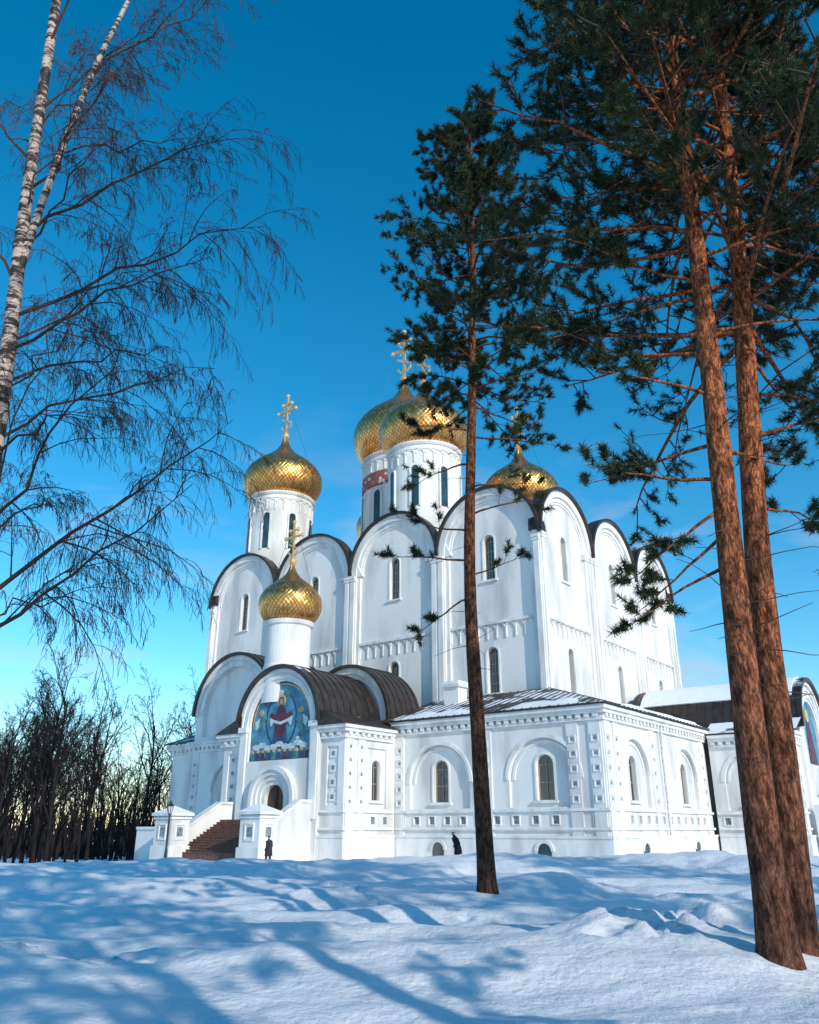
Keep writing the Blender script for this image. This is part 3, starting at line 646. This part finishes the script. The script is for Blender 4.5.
def pine(name,trunk,rad,crown,nbr,lenf,seed,needleL=.14,needleW=.012,per=34,sec=8,ter=4,extra=(),bias=None,bark='pinebark',taper=.86):
    rg=random.Random(seed); root=empty(name,(float(trunk[0][0]),float(trunk[0][1]),float(trunk[0][2])))
    o=np.array(trunk[0],float)
    tr=[p-o for p in catm3(trunk,6)]
    k=len(tr); B=MB(); Tw=MB(); H=tr[-1][2]
    tube(B,tr,[rad*(1.35 if i==0 else 1.1 if i==1 else 1)*(1-taper*(max(p[2],0)/H)**1.05)*(1+rg.uniform(-.035,.035))+.01 for i,p in enumerate(tr)],14)
    zs=np.array([p[2] for p in tr])
    def at(z):
        i=int(np.clip(np.searchsorted(zs,z)-1,0,k-2)); f=(z-zs[i])/(zs[i+1]-zs[i]); return tr[i]*(1-f)+tr[i+1]*f
    tips=[];dirs=[]
    def sub(P,L,r,s0=.3,ns=sec):
        for j in range(ns):
            t=s0+(1-s0)*(j+rg.random())/ns
            p,d=lerpP(P,min(t,.99)); dd=side(d,radians(rg.uniform(30,65)),rg,.55); dd=unit(dd+np.array([0,0,.22]))
            l=L*rg.uniform(.18,.38)*(1.25-t*.6)
            Q,_=bend(p,dd,l,3,.12,.14,rg); tube(Tw,Q,[r*.32,r*.26,r*.2,r*.12],3)
            for m in range(ter):
                p2,d2=lerpP(Q,rg.uniform(.3,1)); d3=unit(side(d2,radians(rg.uniform(15,60)),rg,.8)+np.array([0,0,.25]))
                l2=rg.uniform(.15,.42)*min(1,l); e2=p2+d3*l2; tube(Tw,[p2,e2],[.006+r*.08,.004],3)
                tips.append(e2); dirs.append(d3)
                if rg.random()<.6: tips.append((p2+e2)/2); dirs.append(d3)
    for i in range(nbr):
        f=(i+rg.random())/nbr; z=crown[0]+(crown[1]-crown[0])*f
        a=i*2.4+rg.uniform(-.5,.5)
        if bias is not None and rg.random()<bias[1]: a=bias[0]+rg.gauss(0,.7)
        L=lenf(f)*rg.uniform(.55,1.2); el=rg.uniform(-.25,.25)+.5*f
        p=at(z); P,_=bend(p,(cos(a),sin(a),el),L,6,rg.uniform(-.25,.3),.10,rg)
        r=.012+.009*L; tube(B,P,[r*(1-.13*q)for q in range(7)],6); sub(P,L,r)
        tips.append(P[-1]); dirs.append(unit(P[-1]-P[-2]))
    for (z,d,L,ns) in extra:
        P,_=bend(at(z),d,L,7,-.25,.1,rg); r=.012+.010*L; tube(B,P,[r*(1-.12*q) for q in range(8)],6); sub(P,L,r,.35,ns)
    for i in range(18):
        z=rg.uniform(crown[0]*.35,crown[0]); a=rg.uniform(0,2*pi); P,_=bend(at(z),(cos(a),sin(a),.1),rg.uniform(.3,1.5),4,-.2,.14,rg); tube(Tw,P,[.014,.011,.008,.006,.004],4)
    tips=np.array(tips); dirs=np.array(dirs); n=len(tips)
    rsn=np.random.RandomState(seed)
    tp=np.repeat(tips,per,0); dr=np.repeat(dirs,per,0)
    off=rsn.uniform(-1,.15,(n*per,1))*.16; base=tp+dr*off
    rd=rsn.normal(size=(n*per,3)); rd/=np.linalg.norm(rd,axis=1,keepdims=True)
    nd=rd+dr*.75; nd/=np.linalg.norm(nd,axis=1,keepdims=True)
    wv=np.cross(nd,rsn.normal(size=(n*per,3))); wv/=np.linalg.norm(wv,axis=1,keepdims=True)+1e-9
    ln=needleL*rsn.uniform(.7,1.15,(n*per,1))
    Vn=np.stack([base-wv*needleW/2,base+wv*needleW/2,base+nd*ln],1).reshape(-1,3)
    B.obj('trunk_and_limbs',M[bark],root,True,False); Tw.obj('twigs',M['twig'],root,True,False)
    npmesh('needles',Vn,np.arange(len(Vn)).reshape(-1,3),M['needle'],root)
    return root
y=24.; zg=hz(2.1,y)-.15
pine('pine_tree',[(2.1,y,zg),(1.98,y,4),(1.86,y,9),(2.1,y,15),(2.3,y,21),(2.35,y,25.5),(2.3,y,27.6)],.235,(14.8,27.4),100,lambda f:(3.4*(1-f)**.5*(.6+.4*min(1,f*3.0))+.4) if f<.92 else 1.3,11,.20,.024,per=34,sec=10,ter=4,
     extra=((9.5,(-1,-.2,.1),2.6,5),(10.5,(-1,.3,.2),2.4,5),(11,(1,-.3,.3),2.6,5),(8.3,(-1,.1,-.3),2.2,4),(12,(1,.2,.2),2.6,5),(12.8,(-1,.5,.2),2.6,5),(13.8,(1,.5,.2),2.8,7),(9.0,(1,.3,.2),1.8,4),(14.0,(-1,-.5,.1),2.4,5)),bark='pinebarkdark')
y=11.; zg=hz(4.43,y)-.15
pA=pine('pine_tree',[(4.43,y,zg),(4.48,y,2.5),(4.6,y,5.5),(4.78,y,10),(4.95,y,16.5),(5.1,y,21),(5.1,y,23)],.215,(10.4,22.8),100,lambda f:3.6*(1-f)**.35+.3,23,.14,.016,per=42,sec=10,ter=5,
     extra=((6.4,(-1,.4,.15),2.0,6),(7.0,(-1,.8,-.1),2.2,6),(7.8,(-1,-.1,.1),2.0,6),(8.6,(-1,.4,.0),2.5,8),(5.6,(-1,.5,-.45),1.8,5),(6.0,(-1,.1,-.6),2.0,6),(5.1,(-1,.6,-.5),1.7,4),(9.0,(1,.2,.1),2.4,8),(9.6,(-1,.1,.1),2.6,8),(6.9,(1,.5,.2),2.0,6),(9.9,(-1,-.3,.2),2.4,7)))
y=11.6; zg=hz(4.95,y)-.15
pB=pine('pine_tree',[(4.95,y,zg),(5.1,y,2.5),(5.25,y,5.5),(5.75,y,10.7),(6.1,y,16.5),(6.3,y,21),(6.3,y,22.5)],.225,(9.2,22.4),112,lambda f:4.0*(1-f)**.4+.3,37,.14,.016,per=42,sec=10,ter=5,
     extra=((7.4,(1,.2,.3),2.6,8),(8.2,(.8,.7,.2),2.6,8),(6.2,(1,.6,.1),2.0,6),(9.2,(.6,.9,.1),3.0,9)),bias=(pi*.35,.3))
def dup(src,name,loc,rz,s):
    e=empty(name,loc,rz); e.scale=(s,s,s)
    for c in src.children: link(bpy.data.objects.new(c.name.split('.')[0],c.data),e)
for (x,y,r,s,src) in ((18,3.5,.5,.9,pA),(9.5,-8,2.1,1.0,pB),(24,-9,3.4,1.05,pA),(25,9,1.2,.9,pB),(4.5,-12,4.1,.95,pA),(8.2,-2.5,5,.95,pA)):
    dup(src,'pine_tree',(x,y,hz(x,y)-.2),r,s)

# birch
rg=random.Random(5)
BW=MB(); BT=MB()
broot=empty('birch_tree',(-5.65,10,0))
bo=np.array([-5.65,10,0.])
def A(*p): return np.array(p,float)-bo
def twigs(P,L,r,ns,lvl,droop,s0=.15):
    for j in range(ns):
        t=s0+(1-s0)*(j+rg.random())/ns; p,d=lerpP(P,min(t,.99))
        dd=side(d,radians(rg.uniform(25,60)),rg); l=L*rg.uniform(.25,.55)*(1.2-.6*t)
        Q,_=bend(p,dd,l,5,droop,.10,rg); rr=r*(.46-.22*t)
        tube(BT,Q,[max(rr*(1-.17*q),.0028) for q in range(6)],4 if lvl==1 else 3)
        if lvl<3: twigs(Q,l,rr,10 if lvl==1 else 7,lvl+1,droop*1.25-.25)
tr=catm3([A(-5.55,10,-.2),A(-5.62,10,4),A(-5.72,10,7.2),A(-5.98,10,10.7),A(-6.22,10,15.2),A(-6.5,10.1,19),A(-6.5,10.2,21)],5)
tube(BW,tr,[.145*(1-.85*i/(len(tr)-1))*(1+rg.uniform(-.05,.05))+.01 for i in range(len(tr))],12)
st2=catm3([A(-5.87,10,9.3),A(-5.6,9.9,11.2),A(-5.2,9.8,13.4),A(-4.7,9.7,15.4),A(-4.4,9.6,18.3)],4)
tube(BW,st2,[.06*(1-.8*i/(len(st2)-1))+.008 for i in range(len(st2))],9)
def limb(a,b,rise,r,ns=13):
    a=np.array(a)-bo; b=np.array(b)-bo; m=(a+b)/2+np.array([0,0,rise])
    P=[(1-t)**2*a+2*t*(1-t)*m+t*t*b+np.array([rg.gauss(0,.06),rg.gauss(0,.06),rg.gauss(0,.05)])*(1 if 0<t<1 else 0) for t in np.linspace(0,1,9)]
    L=np.linalg.norm(b-a); r=r*.85; tube(BT,P,[max(r*(1-.108*q),.005) for q in range(9)],6); twigs(P,L,r,ns,1,-.9)
for a,b,rise,r,ns in (((-5.6,10,4.2),(-2.5,10.2,7.0),-.1,.042,15),((-5.6,10,3.6),(-2.8,9.6,5.75),-.1,.038,14),((-5.65,10,5.2),(-3.8,9.2,7.6),.1,.032,12),
    ((-5.8,10,8.6),(-2.3,10.3,10.5),.3,.038,17),((-5.8,10,8.0),(-2.8,9.3,9.1),.35,.035,15),((-5.9,10,10),(-2.9,10.4,12.7),.2,.038,16),((-5.2,9.8,13.2),(-3.0,9.7,15.2),.3,.028,13),
    ((-5.7,10,7.5),(-3.6,11,8.6),.4,.028,12),((-5.95,10,11),(-4.0,9.3,13.6),.2,.028,13),((-6.1,10,12.6),(-4.4,10.6,15.6),.2,.028,13),((-6,10,11.5),(-8.3,10.6,14),.3,.032,12),
    ((-5.6,10,6.4),(-3.9,9.0,6.4),.5,.024,11),((-5.6,10,4.9),(-4.3,9.3,5.3),.6,.024,11),((-6.2,10,14),(-4.6,9.0,17.6),.2,.028,12),((-5.8,10,9),(-7.9,9.4,11.8),.3,.03,10),((-4.7,9.7,15.2),(-2.9,10.4,17.2),.2,.024,12),((-5.65,10,6.6),(-3.0,10.8,8.2),.3,.028,13),((-5.6,10,3.9),(-3.9,10.5,4.6),.3,.02,10),
    ((-5.9,10,9.8),(-4.2,9.0,11.2),.4,.024,12),((-5.7,10,8.2),(-4.0,10.8,10.2),.3,.024,12),((-5.5,9.9,11.6),(-3.4,10.6,12.4),.4,.024,12),((-5.6,10,5.6),(-4.6,9.0,8.4),.2,.022,11),
    ((-6.0,10,10.4),(-4.9,9.2,12.6),.3,.022,12),((-6.1,10,12.0),(-5.2,10.8,14.6),.3,.022,12),((-5.7,10,7.0),(-4.9,10.6,9.4),.3,.02,12)):
    limb(a,b,rise,r,ns)
BW.obj('trunk',M['birch'],broot,True,False); BT.obj('branches',M['birchtwig'],broot,False,False)

def bare_mesh(seed,H,spread=.9,lv=4):
    rg=random.Random(seed); mb=MB()
    def rec(p,d,L,r,l):
        P,dd=bend(p,d,L,4,.12 if l<3 else 0,.09+.03*l,rg); n=(7,5,4,3,3)[l]
        tube(mb,P,[max(r*(1-.16*q),.016) for q in range(5)],n)
        if l>=lv: return
        for j in range((10,6,5,4,0)[l]):
            t=(.28 if l==0 else .2)+(.72 if l==0 else .8)*(j+rg.random())/(10,6,5,4)[l]
            q,dq=lerpP(P,min(t,.99)); rec(q,side(dq,radians(rg.uniform(20,46)*spread),rg),L*rg.uniform(.36,.55)*(1.15-.45*t),r*(.5-.2*t),l+1)
    rec(np.array([0,0,0.]),(0,0,1),H*.9,H*.014,0)
    me_o=mb.obj('bare_tree_mesh',M['fartree'],None,False,False); me=me_o.data; bpy.data.objects.remove(me_o); return me
var=[bare_mesh(100+i,18,.85) for i in range(4)]
dt=empty('distant_trees')
rr=random.Random(9)
def place(x,y,s,z=None):
    o=bpy.data.objects.new('bare_tree',random.choice(var)); o.location=(x,y,(hz(x,y) if z is None else z)-.2); o.rotation_euler=(0,0,rr.uniform(0,6.28)); o.scale=(s,s,s*rr.uniform(1.0,1.2)); link(o,dt)
for i in range(58):
    d=rr.uniform(92,165); az=rr.uniform(-.54,-.24); place(az*d,d,rr.uniform(.66,1.04)*(1.0 if d<120 else 1.12)*(1.0 if az<-.36 else .85))
bt=bpy.data.objects.new('bare_tree',var[1]); bt.location=(18.4,31,hz(18.4,31)-.1); bt.rotation_euler=(0,0,1); bt.scale=(.62,.62,.7); link(bt)
sh=MB()
for i in range(2300):
    d=rr.uniform(190,300); az=rr.uniform(-.66,-.16); p=np.array([az*d,d,hz(az*d,d)-.1]); P,_=bend(p,(rr.uniform(-.2,.2),rr.uniform(-.2,.2),1),rr.uniform(5,15.0),4,0,.09,rr); tube(sh,P,[.26,.22,.17,.11,.04],3)
sh.obj('far_woods',M['fartree'],dt,False,False)

wd=MB()
for i in range(26):
    x,y=-7.6+rr.gauss(0,.25),14.6+rr.gauss(0,.25); P,_=bend((x,y,hz(x,y)-.05),(rr.uniform(-.5,.5),rr.uniform(-.5,.5),1),rr.uniform(.25,.6),4,-.1,.15,rr); tube(wd,P,[.005,.004,.004,.003,.002],3)
wd.obj('dry_weeds',M['birchtwig'])

# ------------------------------------------------------------------ lamp, fence
def cath_w(lx,ly): 
    a=radians(-37.5); return (12.7+lx*cos(a)-ly*sin(a),55+lx*sin(a)+ly*cos(a))
def lamp(x,y):
    z=hz(x,y); e=empty('street_lamp',(x,y,z)); m=MB()
    revolve(m,0,0,[(.22,-.1),(.22,.25),(.12,.35),(.09,.9),(.07,1.0),(.06,3.0),(.1,3.05),(.05,3.12)],12)
    m.obj('post',M['iron'],e)
    m=MB(); revolve(m,0,0,[(.1,3.12),(.22,3.6)],6); m.obj('lantern',M['lamp'],e)
    m=MB(); revolve(m,0,0,[(.28,3.6),(.1,3.8),(.02,3.98)],6); box(m,I,-.16,.16,-.015,.015,3.1,3.13)
    for k in range(6):
        a=pi/3*k; tube(m,[(.1*cos(a),.1*sin(a),3.1),(.23*cos(a),.23*sin(a),3.62)],[.02,.02],4)
    m.obj('cap',M['iron'],e)
x,y=cath_w(-24.6,-15.2); lamp(x,y)
def fence(x0,y0,x1,y1):
    z=min(hz(x0,y0),hz(x1,y1)); e=empty('iron_fence',(x0,y0,z)); m=MB(); L=math.hypot(x1-x0,y1-y0); n=int(L/.16); dx,dy=(x1-x0)/L,(y1-y0)/L
    for i in range(n+1):
        t=L*i/n; r=.05 if i%12==0 else .016; h=1.9 if i%12==0 else 1.6
        tube(m,[(dx*t,dy*t,0),(dx*t,dy*t,h),(dx*t,dy*t,h+.12)],[r,r,.003],5)
    for h in (.35,1.35): tube(m,[(0,0,h),(x1-x0,y1-y0,h)],[.025,.025],4)
    m.obj('rails',M['iron'],e)
a=cath_w(10,10.5); b=cath_w(17,12.5); fence(a[0],a[1],b[0],b[1])

# ------------------------------------------------------------------ people
def clothmat(name,coat,pants,hat):
    m=bpy.data.materials.new(name); N,L=nodes_of(m); b=N['Principled BSDF']; b.inputs['Roughness'].default_value=.9
    tc=N.new('ShaderNodeTexCoord'); s=N.new('ShaderNodeSeparateXYZ'); L.new(tc.outputs['Object'],s.inputs[0])
    d=N.new('ShaderNodeMath'); d.operation='DIVIDE'; d.inputs[1].default_value=2; L.new(s.outputs[2],d.inputs[0])
    cr=N.new('ShaderNodeValToRGB'); cr.color_ramp.interpolation='CONSTANT'; e=cr.color_ramp.elements
    e[0].position=0; e[0].color=(.01,.01,.01,1); e[1].position=.08; e[1].color=(*pants,1)
    for p,c in ((.34,coat),(.765,(.45,.28,.2)),(.815,hat)): k=e.new(p); k.color=(*c,1)
    L.new(d.outputs[0],cr.inputs[0]); L.new(cr.outputs[0],b.inputs['Base Color']); return m
def person(x,y,rz,coat,pants,hat,s=1.0,stride=.18,lean=0.0):
    e=empty('person',(x,y,hz(x,y)),rz); e.scale=(s,s,s)
    J={'pel':(0,0,.95),'sp':(0,-.01,1.15),'ch':(0,.0,1.36),'nk':(0,.02,1.5),'hd':(0,.03,1.6),'top':(0,.02,1.72),
       'hl':(-.1,0,.9),'kl':(-.11,stride*.9,.5),'al':(-.11,stride*.5,.09),'tl':(-.11,stride*.5+.17,.05),
       'hr':(.1,0,.9),'kr':(.11,-stride*.2,.5),'ar':(.11,-stride*1.3,.12),'tr':(.11,-stride*1.3+.16,.05),
       'sl':(-.2,0,1.4),'el':(-.27,-.1,1.14),'wl':(-.22,.09,.96),'fl':(-.2,.14,.9),'sr':(.2,0,1.4),'er':(.27,-.02,1.13),'wr':(.24,.14,.98),'fr':(.22,.19,.93)}
    rad={'pel':.17,'sp':.16,'ch':.17,'nk':.065,'hd':.095,'top':.085,'hl':.11,'kl':.075,'al':.05,'tl':.045,'hr':.11,'kr':.075,'ar':.05,'tr':.045,'sl':.085,'el':.06,'wl':.045,'fl':.04,'sr':.085,'er':.06,'wr':.045,'fr':.04}
    E=[('pel','sp'),('sp','ch'),('ch','nk'),('nk','hd'),('hd','top'),('pel','hl'),('hl','kl'),('kl','al'),('al','tl'),('pel','hr'),('hr','kr'),('kr','ar'),('ar','tr'),('ch','sl'),('sl','el'),('el','wl'),('wl','fl'),('ch','sr'),('sr','er'),('er','wr'),('wr','fr')]
    lf=lambda p:(p[0],p[1]+lean*max(0,p[2]-.9),p[2]-.15*lean*max(0,p[2]-.9))
    ks=list(J); me=bpy.data.meshes.new('body'); me.from_pydata([lf(J[k]) for k in ks],[(ks.index(a),ks.index(b)) for a,b in E],[])
    o=link(bpy.data.objects.new('body',me),e); o.modifiers.new('s','SKIN'); o.modifiers.new('d','SUBSURF').levels=2; o.modifiers['d'].render_levels=2
    for i,k in enumerate(ks): me.skin_vertices[0].data[i].radius=(rad[k],rad[k]*.9); 
    me.skin_vertices[0].data[0].use_root=True
    me.materials.append(clothmat('clothes',coat,pants,hat))
    c=MB(); revolve(c,0,0,[(.255,.62),(.245,.8),(.22,1.0),(.215,1.2),(.225,1.36),(.12,1.47)],16)
    c.v=[lf((a,b*.8,z)) for a,b,z in c.v]
    c.obj('coat',mat('coat_cloth',coat,tuple(q*1.6 for q in coat),rough=.95,scale=5),e,True)
person(2.5,45.2,radians(100),(.012,.012,.016),(.015,.015,.02),(.012,.012,.014),1.0,.2,.3)
person(-8.1,50.5,radians(60),(.02,.018,.03),(.02,.02,.03),(.03,.02,.02),.98,.1)

# ------------------------------------------------------------------ light, world, camera
sd=Vector((.56,-.83,0)).normalized(); el=radians(24)
sv=Vector((sd.x*cos(el),sd.y*cos(el),sin(el)))
su=bpy.data.lights.new('sun','SUN'); su.energy=3.5; su.angle=radians(.5); su.color=(1,.91,.78)
so=link(bpy.data.objects.new('sun',su)); so.rotation_euler=sv.to_track_quat('Z','Y').to_euler(); so.location=(30,-40,40)
w=bpy.data.worlds.new('World'); scene.world=w; w.use_nodes=True; N,L=w.node_tree.nodes,w.node_tree.links
bg=N['Background']; bg.inputs['Strength'].default_value=.145
sk=N.new('ShaderNodeTexSky'); sk.sky_type='NISHITA'; sk.sun_disc=False; sk.sun_elevation=el; sk.sun_rotation=math.atan2(sd.x,sd.y); sk.altitude=300; sk.air_density=1.05; sk.dust_density=.08; sk.ozone_density=3.0
hs=N.new('ShaderNodeHueSaturation'); hs.inputs['Hue'].default_value=.486; hs.inputs['Saturation'].default_value=1.38; hs.inputs['Value'].default_value=1.32
tc=N.new('ShaderNodeTexCoord'); mpn=N.new('ShaderNodeMapping'); mpn.inputs['Scale'].default_value=(2.2,2.2,7); L.new(tc.outputs['Generated'],mpn.inputs[0])
cn=N.new('ShaderNodeTexNoise'); cn.inputs['Scale'].default_value=2.0; cn.inputs['Detail'].default_value=8; cn.inputs['Distortion'].default_value=.6; L.new(mpn.outputs[0],cn.inputs['Vector'])
crn=N.new('ShaderNodeValToRGB'); crn.color_ramp.elements[0].position=.52; crn.color_ramp.elements[1].position=.72; L.new(cn.outputs[0],crn.inputs[0])
sxy=N.new('ShaderNodeSeparateXYZ'); L.new(tc.outputs['Generated'],sxy.inputs[0])
mrn=N.new('ShaderNodeMapRange'); mrn.inputs[1].default_value=.50; mrn.inputs[2].default_value=.26; mrn.inputs[3].default_value=0; mrn.inputs[4].default_value=.55; L.new(sxy.outputs[2],mrn.inputs[0])
mun=N.new('ShaderNodeMath'); mun.operation='MULTIPLY'; L.new(crn.outputs[0],mun.inputs[0]); L.new(mrn.outputs[0],mun.inputs[1])
mxn=N.new('ShaderNodeMix'); mxn.data_type='RGBA'; L.new(mun.outputs[0],mxn.inputs[0]); L.new(sk.outputs[0],hs.inputs['Color']); L.new(hs.outputs[0],mxn.inputs[6]); mxn.inputs[7].default_value=(4.0,4.5,5.2,1)
L.new(mxn.outputs[2],bg.inputs['Color'])
cam=bpy.data.cameras.new('camera'); cam.sensor_fit='VERTICAL'; cam.sensor_height=24; cam.lens=24*810/1024; cam.clip_end=9000; cam.clip_start=.1
co=link(bpy.data.objects.new('camera',cam)); co.location=(0,0,1.6); co.rotation_euler=(radians(90+21.4),0,0); scene.camera=co
scene.view_settings.view_transform='Standard'; scene.view_settings.look='None'; scene.view_settings.exposure=0
